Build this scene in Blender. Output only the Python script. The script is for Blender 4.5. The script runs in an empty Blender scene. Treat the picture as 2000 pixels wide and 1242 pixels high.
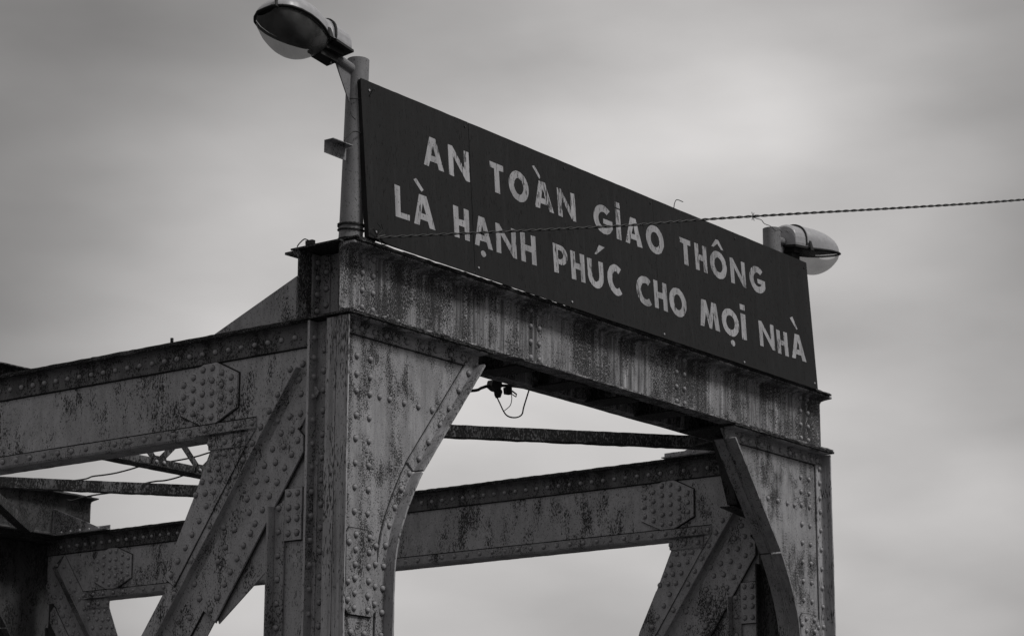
import bpy, bmesh, math, random
from mathutils import Vector, Matrix, Quaternion
random.seed(7)
V = Vector
S = bpy.context.scene
COL = S.collection

# ------------------------------------------------------------------ camera, sky, sun, exposure
# metres; X runs along the portal, Y along the bridge, Z up; origin at the near upper corner of the portal post
YAW, PITCH, ROLL = 0.925524636, 0.237955928, 0.00258595
CAM = V((-11.4358, -10.0058, -3.7029))
fwd = V((math.sin(YAW)*math.cos(PITCH), math.cos(YAW)*math.cos(PITCH), math.sin(PITCH)))
rgt = V((math.cos(YAW), -math.sin(YAW), 0)); up = rgt.cross(fwd)
c_, s_ = math.cos(ROLL), math.sin(ROLL)
rgt, up = rgt*c_ + up*s_, up*c_ - rgt*s_
cam = bpy.data.cameras.new('camera'); cam_o = bpy.data.objects.new('camera', cam); COL.objects.link(cam_o)
cam_o.matrix_world = Matrix(((rgt.x, up.x, -fwd.x, CAM.x), (rgt.y, up.y, -fwd.y, CAM.y), (rgt.z, up.z, -fwd.z, CAM.z), (0, 0, 0, 1)))
cam.sensor_width = 36; cam.lens = 86.03; cam.clip_start = .1; cam.clip_end = 3000
cam.dof.use_dof = True; cam.dof.focus_distance = 16.5; cam.dof.aperture_fstop = 7.1
S.camera = cam_o

SUN_EL, SUN_AZ = math.radians(50), math.radians(170)      # azimuth of the sun seen from the scene, clockwise from +Y
w = bpy.data.worlds.new('World'); S.world = w; w.use_nodes = True
nt = w.node_tree; nt.nodes.clear(); N = nt.nodes; L = nt.links
out = N.new('ShaderNodeOutputWorld'); bg = N.new('ShaderNodeBackground'); bg.inputs['Strength'].default_value = .1
sky = N.new('ShaderNodeTexSky'); sky.sky_type = 'NISHITA'; sky.sun_disc = False
sky.sun_elevation = SUN_EL; sky.sun_rotation = SUN_AZ; sky.dust_density = 3
bw = N.new('ShaderNodeRGBToBW'); L.new(sky.outputs[0], bw.inputs[0])
tc = N.new('ShaderNodeTexCoord')
def wnoise(scale, detail, sc, rot=(0, 0, 0), loc=(0, 0, 0), rough=.5):
    m = N.new('ShaderNodeMapping'); m.inputs['Scale'].default_value = scale; m.inputs['Rotation'].default_value = rot; m.inputs['Location'].default_value = loc
    L.new(tc.outputs['Generated'], m.inputs[0])
    n = N.new('ShaderNodeTexNoise'); n.inputs['Scale'].default_value = sc; n.inputs['Detail'].default_value = detail; n.inputs['Roughness'].default_value = rough
    L.new(m.outputs[0], n.inputs['Vector']); return n.outputs[0]
def wm(op, a, b, c=None, clamp=False):
    n = N.new('ShaderNodeMath'); n.operation = op; n.use_clamp = clamp
    for i, v in enumerate((a, b, c)):
        if v is None: continue
        if isinstance(v, (int, float)): n.inputs[i].default_value = v
        else: L.new(v, n.inputs[i])
    return n.outputs[0]
# overcast: a broad brighter part of the cloud deck ahead, streaky cloud banks around it
dotn = N.new('ShaderNodeVectorMath'); dotn.operation = 'DOT_PRODUCT'
gaz, gel = YAW + math.radians(1.5), PITCH - math.radians(4)
dotn.inputs[1].default_value = (math.sin(gaz)*math.cos(gel), math.cos(gaz)*math.cos(gel), math.sin(gel))
nrm = N.new('ShaderNodeVectorMath'); nrm.operation = 'NORMALIZE'
L.new(tc.outputs['Generated'], nrm.inputs[0]); L.new(nrm.outputs[0], dotn.inputs[0])
glow = N.new('ShaderNodeMapRange'); glow.interpolation_type = 'SMOOTHERSTEP'
L.new(dotn.outputs['Value'], glow.inputs[0])
glow.inputs[1].default_value = math.cos(math.radians(16.5)); glow.inputs[2].default_value = 1
glow.inputs[3].default_value = 0; glow.inputs[4].default_value = 1
big = wnoise((1, 1, 2.6), 3, 3.2, rot=(.1, .22, 0), loc=(.3, 1.1, .5))
fine = wnoise((1, 1, 2.6), 6, 8, rot=(.12, .2, 0), loc=(2.3, .1, 1.5), rough=.45)
wide = N.new('ShaderNodeMapRange'); wide.interpolation_type = 'SMOOTHSTEP'; L.new(dotn.outputs['Value'], wide.inputs[0])
wide.inputs[1].default_value = math.cos(math.radians(130)); wide.inputs[2].default_value = 1
v = wm('MULTIPLY_ADD', glow.outputs[0], 2.75, wm('MULTIPLY_ADD', wide.outputs[0], .6, 1.65))
v = wm('MULTIPLY', v, wm('MULTIPLY_ADD', big, 1.25, .38))
v = wm('MULTIPLY', v, wm('MULTIPLY_ADD', fine, .7, .65))
sepz = N.new('ShaderNodeSeparateXYZ'); L.new(nrm.outputs[0], sepz.inputs[0])
v = wm('MULTIPLY', v, wm('MULTIPLY_ADD', wm('POWER', wm('MAXIMUM', sepz.outputs[2], 0.), 2.), 1.6, .93))     # overcast sky: brightest overhead
v = wm('ADD', v, wm('MULTIPLY', bw.outputs[0], .035))
tint = N.new('ShaderNodeCombineColor')
L.new(wm('MULTIPLY', v, 1.01), tint.inputs[0]); L.new(wm('MULTIPLY', v, .985), tint.inputs[1]); L.new(wm('MULTIPLY', v, .975), tint.inputs[2])
L.new(tint.outputs[0], bg.inputs['Color']); L.new(bg.outputs[0], out.inputs[0])

sl = bpy.data.lights.new('sun', 'SUN'); sl.energy = 1.5; sl.angle = math.radians(14); sl.color = (1, .985, .965)
so = bpy.data.objects.new('sun', sl); COL.objects.link(so)
sd = V((math.sin(SUN_AZ)*math.cos(SUN_EL), math.cos(SUN_AZ)*math.cos(SUN_EL), math.sin(SUN_EL)))
so.rotation_euler = sd.to_track_quat('Z', 'Y').to_euler()
S.view_settings.view_transform = 'Standard'; S.view_settings.look = 'None'; S.view_settings.gamma = 1
S.view_settings.use_curve_mapping = False; S.view_settings.exposure = .05
S.render.engine = 'CYCLES'
S.cycles.max_bounces = 5; S.cycles.diffuse_bounces = 3

# ------------------------------------------------------------------ materials (all procedural, object space = world metres)
def g(v): return (v, v*.995, v*1.03, 1)
def paint(name, base, dark, streak=0., speck=.5, patch=(.45, .6), rough=.62, light=0., sc=70, run=.4, offset=0., grime=0., stains=(), mott=1.):
    m = bpy.data.materials.new(name); m.use_nodes = True; t = m.node_tree; n = t.nodes; l = t.links
    b = n['Principled BSDF']; b.inputs['Specular IOR Level'].default_value = .35
    tcn = n.new('ShaderNodeTexCoord')
    def noise(scale, sc_, det=3, ro=.55):
        mp = n.new('ShaderNodeMapping'); mp.inputs['Scale'].default_value = scale; mp.inputs['Location'].default_value = (offset, offset*.7, offset*.3)
        l.new(tcn.outputs['Object'], mp.inputs[0]); q = n.new('ShaderNodeTexNoise')
        q.inputs['Scale'].default_value = sc_; q.inputs['Detail'].default_value = det; q.inputs['Roughness'].default_value = ro
        l.new(mp.outputs[0], q.inputs['Vector']); return q.outputs[0]
    def mr(x, a, c, o0=0., o1=1.):
        q = n.new('ShaderNodeMapRange'); q.interpolation_type = 'SMOOTHSTEP'; l.new(x, q.inputs[0])
        for i, vv in zip((1, 2, 3, 4), (a, c, o0, o1)): q.inputs[i].default_value = vv
        return q.outputs[0]
    def ma(op, a, c, clamp=False):
        q = n.new('ShaderNodeMath'); q.operation = op; q.use_clamp = clamp
        for i, vv in enumerate((a, c)):
            if isinstance(vv, (int, float)): q.inputs[i].default_value = vv
            else: l.new(vv, q.inputs[i])
        return q.outputs[0]
    def mix(f, a, c):
        q = n.new('ShaderNodeMix'); q.data_type = 'RGBA'
        if isinstance(f, float): q.inputs[0].default_value = f
        else: l.new(f, q.inputs[0])
        for i, vv in ((6, a), (7, c)):
            if isinstance(vv, tuple): q.inputs[i].default_value = vv
            else: l.new(vv, q.inputs[i])
        return q.outputs[2]
    fine_ = noise((1, 1, run), sc, 4, .6)
    flecks = noise((1, 1, .75), sc*1.15, 2, .5)
    pm = noise((1, 1, .62), 3.1, 5, .68)
    pm2 = noise((1, 1, .12), 14, 3, .6)
    pmix = ma('ADD', ma('MULTIPLY', pm, .76), ma('MULTIPLY', pm2, .24))
    if stains:
        sp_ = n.new('ShaderNodeSeparateXYZ'); l.new(tcn.outputs['Object'], sp_.inputs[0])
        for ax, c0, wd, am in stains:
            d_ = ma('ABSOLUTE', ma('SUBTRACT', sp_.outputs[ax], c0), 0)
            pmix = ma('ADD', pmix, mr(d_, wd, 0., 0., am))
    mask = mr(pmix, patch[0], patch[1])
    thr = ma('ADD', fine_, ma('MULTIPLY', mask, .13*speck))
    rust = mr(thr, .60, .66)
    fl = mr(flecks, .70 - .03*speck, .735 - .03*speck)
    broad = mr(noise((1, 1, .5), 1.3, 3), .3, .7, .9, 1.08)
    cloudy = mr(noise((1, 1, .4), 11, 6, .75), .3, .7, 1-.13*mott, 1+.10*mott)
    col = mix(0., g(base), g(base))
    if streak:
        s1 = noise((1, 1, .045), 17, 4, .65); s2 = noise((1, 1, .03), 52, 3, .6); s3 = noise((1, 1, .16), 5, 3, .6)
        sm = ma('ADD', ma('MULTIPLY', s1, .5), ma('ADD', ma('MULTIPLY', s2, .22), ma('MULTIPLY', s3, .28)))
        col = mix(mr(sm, .54, .40, 0., streak), col, g(dark*1.5))
        if light: col = mix(mr(ma('ADD', ma('MULTIPLY', s1, .6), ma('MULTIPLY', s2, .4)), .53, .66, 0., light), col, g(min(.6, base*1.75)))
    if grime: col = mix(mr(noise((1, 1, .35), 6, 5, .7), .46, .62, 0., grime), col, g(dark*1.2))
    col = mix(rust, col, g(dark)); col = mix(fl, col, g(dark*.6))
    hv = n.new('ShaderNodeHueSaturation'); l.new(col, hv.inputs['Color']); l.new(ma('MULTIPLY', broad, cloudy), hv.inputs['Value'])
    l.new(hv.outputs[0], b.inputs['Base Color'])
    l.new(mr(ma('ADD', rust, fl), 0, 1, rough, .92), b.inputs['Roughness'])
    bp = n.new('ShaderNodeBump'); bp.inputs['Distance'].default_value = .0025; bp.inputs['Strength'].default_value = .6
    l.new(ma('ADD', ma('MULTIPLY', ma('ADD', rust, fl), -.6), ma('MULTIPLY', cloudy, 2)), bp.inputs['Height']); l.new(bp.outputs[0], b.inputs['Normal'])
    return m
M_beam = paint('stained_beam_paint', .33, .04, streak=.95, speck=1.45, patch=(.36, .60), light=1.0, run=.45, sc=140, mott=1.4)
M_col = paint('weathered_post_paint', .385, .045, speck=1.75, patch=(.44, .66), run=.55, sc=150, grime=.22, streak=.25, mott=1.4, stains=((0, .30, .16, .035), (0, .145, .05, .07), (0, 5.86, .18, .045), (0, .68, .22, .03)))
M_edge = paint('rusty_flange_paint', .50, .08, streak=.5, speck=1.0, patch=(.44, .62), run=.2, sc=110, offset=3, grime=.15)
M_scale = paint('flaking_rust', .15, .02, streak=.3, speck=1.5, patch=(.25, .5), run=.9, sc=110, offset=5, rough=.8, grime=.5)
M_truss = paint('weathered_truss_paint', .47, .055, speck=1.6, patch=(.45, .68), run=.4, sc=150, offset=14.3, grime=.12, mott=1.3)
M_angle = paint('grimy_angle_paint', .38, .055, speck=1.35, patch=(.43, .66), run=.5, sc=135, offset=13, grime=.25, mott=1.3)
M_far = paint('shaded_weathered_paint', .07, .018, speck=1.2, patch=(.42, .58), run=.4, sc=110, offset=17, grime=.4)  # dark copy of the paint: shade of recesses and far end put into colour
M_strut = paint('heavily_rusted_brace', .16, .02, streak=.7, speck=1.5, patch=(.32, .52), run=.4, sc=95, offset=21, grime=.5)
M_knee = paint('grimy_knee_paint', .36, .06, streak=.3, speck=1., patch=(.46, .64), run=.25, sc=120, offset=25, grime=.3)
M_rivet = paint('rivet_paint', .36, .15, speck=.2, patch=(.6, .8), sc=60, run=1, offset=2, rough=.38)
M_bright = paint('pale_edge_paint', .5, .15, speck=.6, patch=(.5, .65), sc=110, offset=44)
M_rivd = paint('dark_rivet_paint', .40, .15, speck=.2, patch=(.6, .8), sc=60, run=1, offset=6, rough=.4)
M_pole = paint('grey_pole_paint', .24, .05, speck=.4, patch=(.52, .68), run=.5, sc=130, offset=31, rough=.5)
M_board = paint('sign_board_paint', .0165, .008, streak=.5, speck=.3, patch=(.46, .66), light=.6, run=.15, sc=120, offset=37, rough=.8)
M_letter = paint('letter_paint', .46, .05, streak=.3, speck=.75, patch=(.49, .63), run=.12, sc=80, offset=41, rough=.7)
def plain(name, v, rough=.6, metal=0., **kw):
    m = bpy.data.materials.new(name); m.use_nodes = True; b = m.node_tree.nodes['Principled BSDF']
    n = m.node_tree.nodes; l = m.node_tree.links
    q = n.new('ShaderNodeTexNoise'); q.inputs['Scale'].default_value = 25; q.inputs['Detail'].default_value = 4
    tcn = n.new('ShaderNodeTexCoord'); l.new(tcn.outputs['Object'], q.inputs['Vector'])
    r = n.new('ShaderNodeMapRange'); l.new(q.outputs[0], r.inputs[0]); r.inputs[3].default_value = .75; r.inputs[4].default_value = 1.25
    h = n.new('ShaderNodeHueSaturation'); h.inputs['Color'].default_value = g(v); l.new(r.outputs[0], h.inputs['Value'])
    l.new(h.outputs[0], b.inputs['Base Color'])
    b.inputs['Roughness'].default_value = rough; b.inputs['Metallic'].default_value = metal
    for k, vv in kw.items(): b.inputs[k].default_value = vv
    return m
M_ring = plain('rivet_shade_ring', .035, .85)  # dark ring: shading round the rivet head put into colour, with some rust
M_seam = plain('dark_joint', .022, .9)  # thin near-black bands along plate edges and angle toes
M_topang = paint('shaded_angle_paint', .17, .03, speck=1.3, patch=(.40, .58), run=.6, sc=120, offset=51, grime=.5)  # darkened copy of the angle paint: shade under the top flange put into colour
M_rivk = paint('shaded_rivet_paint', .17, .06, speck=.4, patch=(.5, .7), sc=60, run=1, offset=8, rough=.5)  # rivets of that band, the same flange shade put into their colour
M_black = plain('black_rubber', .012, .6)
M_wire = plain('dark_wire', .02, .55)
M_gasket = plain('lamp_gasket', .012, .7)
M_reflect = plain('dark_reflector', .012, .5)  # near-black lining of the lamp head
M_lampm = plain('lamp_shell_paint', .42, .34)
M_glass = bpy.data.materials.new('cloudy_lamp_bowl'); M_glass.use_nodes = True
def _glass():
    t = M_glass.node_tree; n = t.nodes; l = t.links; b = n['Principled BSDF']; o = n['Material Output']
    b.inputs['Base Color'].default_value = (.6, .6, .6, 1); b.inputs['Roughness'].default_value = .25
    tr = n.new('ShaderNodeBsdfTransparent'); tr.inputs[0].default_value = (.58, .58, .58, 1)
    mx = n.new('ShaderNodeMixShader'); q = n.new('ShaderNodeTexNoise'); q.inputs['Scale'].default_value = 9; q.inputs['Detail'].default_value = 5
    tcn = n.new('ShaderNodeTexCoord'); l.new(tcn.outputs['Object'], q.inputs['Vector'])
    r = n.new('ShaderNodeMapRange'); l.new(q.outputs[0], r.inputs[0]); r.inputs[1].default_value = .3; r.inputs[2].default_value = .7; r.inputs[3].default_value = .07; r.inputs[4].default_value = .20
    l.new(r.outputs[0], mx.inputs[0]); l.new(tr.outputs[0], mx.inputs[1]); l.new(b.outputs[0], mx.inputs[2]); l.new(mx.outputs[0], o.inputs['Surface'])
_glass()
M_ground = plain('dark_ground', .045, .9)
M_asph = plain('asphalt', .045, .85)
M_mark = plain('road_paint', .6, .7)
M_kerb = plain('kerb_concrete', .2, .85)

# ------------------------------------------------------------------ helpers
def link(name, bm, mat, parent=None, smooth=False):
    bmesh.ops.recalc_face_normals(bm, faces=bm.faces)
    me = bpy.data.meshes.new(name); bm.to_mesh(me); bm.free(); me.materials.append(mat)
    if smooth:
        for p in me.polygons: p.use_smooth = True
    o = bpy.data.objects.new(name, me); COL.objects.link(o)
    if parent: o.parent = parent
    return o
def thing(name, label, cat, group=None):
    o = bpy.data.objects.new(name, None); COL.objects.link(o); o.empty_display_size = .2
    o['label'] = label; o['category'] = cat
    if group: o['group'] = group
    return o
def tag(o, label, cat, group=None):
    o['label'] = label; o['category'] = cat
    if group: o['group'] = group
def prism(bm, pts, d):
    """solid from a planar 3D polygon pushed by vector d"""
    d = V(d); a = [bm.verts.new(V(p)) for p in pts]; b = [bm.verts.new(V(p) + d) for p in pts]
    n = len(a); bm.faces.new(a); bm.faces.new(b[::-1])
    for i in range(n): bm.faces.new((a[i], b[i], b[(i+1) % n], a[(i+1) % n]))
def box(bm, x0, x1, y0, y1, z0, z1):
    prism(bm, [(x0, y0, z0), (x1, y0, z0), (x1, y1, z0), (x0, y1, z0)], (0, 0, z1-z0))
def sweep(bm, p0, p1, sec, A, B, seg=1, amp=0., amps=None):
    """solid of section sec (list of (a,b)) carried from p0 to p1, with worn, slightly uneven edges"""
    p0, p1, A, B = V(p0), V(p1), V(A), V(B); rings = []
    for i in range(seg+1):
        f = i/seg; f2 = f + (random.uniform(-.3, .3)/seg if 0 < i < seg else 0)
        c = p0.lerp(p1, f2); r = []
        for k, (a, b) in enumerate(sec):
            am = amp if amps is None else amps[k]
            j = random.uniform(-1, 1)
            if am and random.random() < .06: j *= 2.2
            r.append(bm.verts.new(c + A*(a + j*am) + B*(b + random.uniform(-1, 1)*am)))
        rings.append(r)
    n = len(sec)
    for i in range(seg):
        for k in range(n): bm.faces.new((rings[i][k], rings[i][(k+1) % n], rings[i+1][(k+1) % n], rings[i+1][k]))
    bm.faces.new(rings[0][::-1]); bm.faces.new(rings[-1])
def rect(a0, a1, b0, b1): return [(a0, b0), (a1, b0), (a1, b1), (a0, b1)]
def tube(bm, pts, r, n=8, caps=True):
    pts = [V(p) for p in pts]; rings = []; ref = None
    for i, p in enumerate(pts):
        t = (pts[min(i+1, len(pts)-1)] - pts[max(i-1, 0)]).normalized()
        if ref is None: ref = t.orthogonal().normalized()
        ref = (ref - t*ref.dot(t)).normalized(); b = t.cross(ref)
        rr = r[i] if isinstance(r, (list, tuple)) else r
        rings.append([bm.verts.new(p + (ref*math.cos(2*math.pi*k/n) + b*math.sin(2*math.pi*k/n))*rr) for k in range(n)])
    for i in range(len(rings)-1):
        for k in range(n): bm.faces.new((rings[i][k], rings[i][(k+1) % n], rings[i+1][(k+1) % n], rings[i+1][k]))
    if caps: bm.faces.new(rings[0][::-1]); bm.faces.new(rings[-1])
def spline(pts, m=8):
    pts = [V(p) for p in pts]; o = []
    P_ = [pts[0]*2 - pts[1]] + pts + [pts[-1]*2 - pts[-2]]
    for i in range(1, len(P_)-2):
        a, b, c, d = P_[i-1:i+3]
        for k in range(m):
            t = k/m; o.append(.5*((2*b) + (c-a)*t + (2*a-5*b+4*c-d)*t*t + (3*b-a-3*c+d)*t**3))
    o.append(pts[-1]); return o

def grow(pts, d):
    """offset a polygon of 2D points outwards by d"""
    n = len(pts); A = sum(pts[i][0]*pts[(i+1) % n][1]-pts[(i+1) % n][0]*pts[i][1] for i in range(n)); sg = 1 if A > 0 else -1; o = []
    for i in range(n):
        p, q, w_ = V(pts[i-1]), V(pts[i]), V(pts[(i+1) % n]); a = (q-p).normalized(); b = (w_-q).normalized()
        na, nb = V((a.y, -a.x))*sg, V((b.y, -b.x))*sg; m_ = (na+nb); m_ = m_/max(.3, m_.dot(na))
        j = d*random.uniform(.7, 1.3); o.append((q.x+m_.x*j, q.y+m_.y*j))
    return o
# rivets are collected first, then the 300 that show largest become objects
def rivet_mesh():
    bm = bmesh.new(); n = 14; prof = [(1.0, 0), (.97, .34), (.82, .66), (.48, .88)]; rings = []
    for r, z in prof: rings.append([bm.verts.new((r*math.cos(2*math.pi*k/n), r*math.sin(2*math.pi*k/n), z)) for k in range(n)])
    for i in range(3):
        for k in range(n): bm.faces.new((rings[i][k], rings[i][(k+1) % n], rings[i+1][(k+1) % n], rings[i+1][k]))
    top = bm.verts.new((0, 0, .95))
    for k in range(n): bm.faces.new((rings[3][k], rings[3][(k+1) % n], top))
    nf = len(bm.faces)
    i_ = [bm.verts.new((1.0*math.cos(2*math.pi*k/n), 1.0*math.sin(2*math.pi*k/n), .05)) for k in range(n)]
    o_ = [bm.verts.new(((1.2+.08*math.sin(k*2.3))*math.cos(2*math.pi*k/n), (1.2+.08*math.sin(k*2.3))*math.sin(2*math.pi*k/n), .02)) for k in range(n)]
    for k in range(n): f = bm.faces.new((i_[k], o_[k], o_[(k+1) % n], i_[(k+1) % n])); f.material_index = 1
    me = bpy.data.meshes.new('rivet'); bm.to_mesh(me); bm.free()
    for p in me.polygons: p.use_smooth = True
    return me
RIV = []
def riv(parent, x, y, z, n, mat, r=.0195, pr=1.): RIV.append((parent, V((x, y, z)), V(n), mat, r*random.uniform(.94, 1.05), pr))
NY, NX = (0, -1, 0), (-1, 0, 0)

BRIDGE = thing('truss_bridge', 'riveted steel truss bridge with weathered grey paint carrying the slogan board', 'bridge')
W_, LEN = 6.12, 9.07             # outside width of the portal, distance between the two portals
GZ = -5.3

def mirror_y(src, name=None):
    """copy of a part turned to the far end of the bridge"""
    me = src.data.copy()
    for v_ in me.vertices: v_.co.y = LEN - v_.co.y
    me.flip_normals()
    o = bpy.data.objects.new(name or src.name.split('.')[0], me); COL.objects.link(o); o.parent = src.parent
    return o

# ------------------------------------------------------------------ ground and road
bm = bmesh.new(); box(bm, -900, 900, -900, 900, GZ-.3, GZ-.004); o = link('ground', bm, M_ground); o['kind'] = 'structure'
bm = bmesh.new(); box(bm, .75, 5.4, -60, 60, GZ-.004, GZ+.004); o = link('road', bm, M_asph); o['kind'] = 'structure'
for x in (.6, 5.4):
    bm = bmesh.new(); box(bm, x, x+.15, -60, 60, GZ-.004, GZ+.13); o = link('kerb', bm, M_kerb); o['kind'] = 'structure'
bm = bmesh.new()
for k in range(-14, 15): box(bm, 3.02, 3.14, k*4., k*4.+2, GZ+.004, GZ+.008)
o = link('lane_marking', bm, M_mark); o['kind'] = 'structure'

# ------------------------------------------------------------------ portal beam: two channels back to back with flanges outward
def channel(bm, x0, x1, yf, s, mseg=150):
    """web face at y=yf, flanges pointing to s (-1 front, +1 back)"""
    X, Y, Z = (1, 0, 0), (0, 1, 0), (0, 0, 1)
    sec = [(0, .012), (s*.112, .012-.0), (s*.117, .016), (s*.117, .028), (s*.05, .034), (s*.012, .046), (0, .065),
           (0, .425), (s*.012, .444), (s*.05, .453), (s*.117, .460), (s*.117, .474), (0, .476), (-s*.012, .476), (-s*.012, .012)]
    am = [.001, .002, .0028, .0028, .001, 0, 0, 0, 0, .001, .0022, .0022, 0, 0, 0]
    p0, p1 = V((x0, yf, 0)), V((x1, yf, 0))
    sweep(bm, p0, p1, sec, Y, Z, mseg, amps=am)
def portal_beam(parent):
    bm = bmesh.new()
    channel(bm, .02, 6.14, 0, -1); channel(bm, .0, 6.14, .345, 1, 40)
    b = link('portal_beam', bm, M_beam, parent)
    # cover plate on top
    bm = bmesh.new()
    sweep(bm, (.045, 0, 0), (6.10, 0, 0), rect(-.137, .40, .477, .492), (0, 1, 0), (0, 0, 1), 170, amps=[.003, .001, .001, .003])
    sweep(bm, (-.012, 0, 0), (.044, 0, 0), rect(-.02, .40, .478, .491), (0, 1, 0), (0, 0, 1), 3, amps=[.003]*4)
    sweep(bm, (.03, 0, 0), (.21, 0, 0), rect(-.133, .16, .4935, .503), (0, 1, 0), (0, 0, 1), 8, amps=[.003]*4)
    c = link('cover_plate', bm, M_scale, b)
    # bottom plates over the posts and battens between
    for x0, x1 in ((-.016, 1.52), (4.60, 6.145)):
        bm = bmesh.new(); sweep(bm, (x0, 0, 0), (x1, 0, 0), rect(-.12, .40, -.004, .0105), (0, 1, 0), (0, 0, 1), 60, amps=[.0035, .001, .001, .0035])
        link('bottom_plate', bm, M_scale, b)
    for k in range(4):
        bm = bmesh.new(); box(bm, 1.9+k*.66, 2.12+k*.66, .0, .345, .0, .0115); link('batten', bm, M_scale, b)
    for k in range(10):                   # worn rivet heads along the lower flange, seen on edge
        x = .1+k*.137; h = random.uniform(.008, .016)
        bm = bmesh.new(); prism(bm, [(x-.014, -.09, .03), (x+.014, -.09, .03), (x+.009, -.09, .03+h), (x-.009, -.09, .03+h)], (0, .03, 0)); link('flange_rivet', bm, M_bright, b)
    # stiffener diaphragm in the open end
    bm = bmesh.new()
    box(bm, .205, .215, .012, .33, .03, .47)
    box(bm, .193, .205, .235, .333, .03, .47); box(bm, .125, .205, .321, .333, .03, .47)
    box(bm, .193, .205, .012, .085, .03, .47)
    link('diaphragm', bm, M_angle, b)
    return b
B1 = portal_beam(BRIDGE)
for x in ((.24, .347), (2.072, 2.173), (3.945, 4.055), (5.808, 5.926)):
    for z in (.430, .317, .203, .091):
        riv(B1, x[0], 0, z, NY, M_rivet, .0185); riv(B1, x[1], 0, z-.001, NY, M_rivet, .0185)
for z in (.419, .314, .203, .091): riv(B1, .165, .321, z, NY, M_rivd)
for z in (.352, .24, .129): riv(B1, .193, .262, z, NX, M_rivd)
B2 = mirror_y(B1)
for ch in B1.children:
    if ch.type == 'MESH':
        q = mirror_y(ch); q.parent = B2

# ------------------------------------------------------------------ portal posts with curved knee
STR = [(1.432, -.096), (.778, -.915)]
CUR = [(.772, -.93), (.735, -.985), (.693, -1.059), (.632, -1.17), (.579, -1.288), (.548, -1.375), (.526, -1.46), (.512, -1.54), (.504, -1.62), (.499, -1.78), (.497, -2.0), (.497, GZ)]
def offs(path, d):
    out_ = []
    for i, p in enumerate(path):
        a = V(path[max(i-1, 0)]); b = V(path[min(i+1, len(path)-1)]); t = (b-a).normalized()
        out_.append((p[0] + t.y*d, p[1] - t.x*d))
    return out_
def _unused(bm, path, d0, d1, y0, y1):
    """band between two offsets of a path in the XZ plane (positive = towards the post), thick from y0 to y1"""
    A_, B_ = offs(path, d0), offs(path, d1)
    for i in range(len(path)-1):
        q = [A_[i], A_[i+1], B_[i+1], B_[i]]
        prism(bm, [(p[0], y0, p[1]) for p in q], (0, y1-y0, 0))
def ribbon_solid(bm, path, d0, d1, y0, y1, amp=.0):
    A_, B_ = offs(path, d0), offs(path, d1); R = []
    for a, b in zip(A_, B_):
        j = lambda: random.uniform(-amp, amp)
        R.append([bm.verts.new((a[0], y0+j(), a[1])), bm.verts.new((b[0], y0+j(), b[1])), bm.verts.new((b[0], y1+j(), b[1])), bm.verts.new((a[0], y1+j(), a[1]))])
    for i in range(len(R)-1):
        for k in range(4): bm.faces.new((R[i][k], R[i][(k+1) % 4], R[i+1][(k+1) % 4], R[i+1][k]))
    bm.faces.new(R[0][::-1]); bm.faces.new(R[-1])
def dense(path, step=.05):
    o = [path[0]]
    for a, b in zip(path, path[1:]):
        n = max(1, int((V(b)-V(a)).length/step))
        for k in range(1, n+1): o.append((a[0]+(b[0]-a[0])*k/n, a[1]+(b[1]-a[1])*k/n))
    return o
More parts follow.
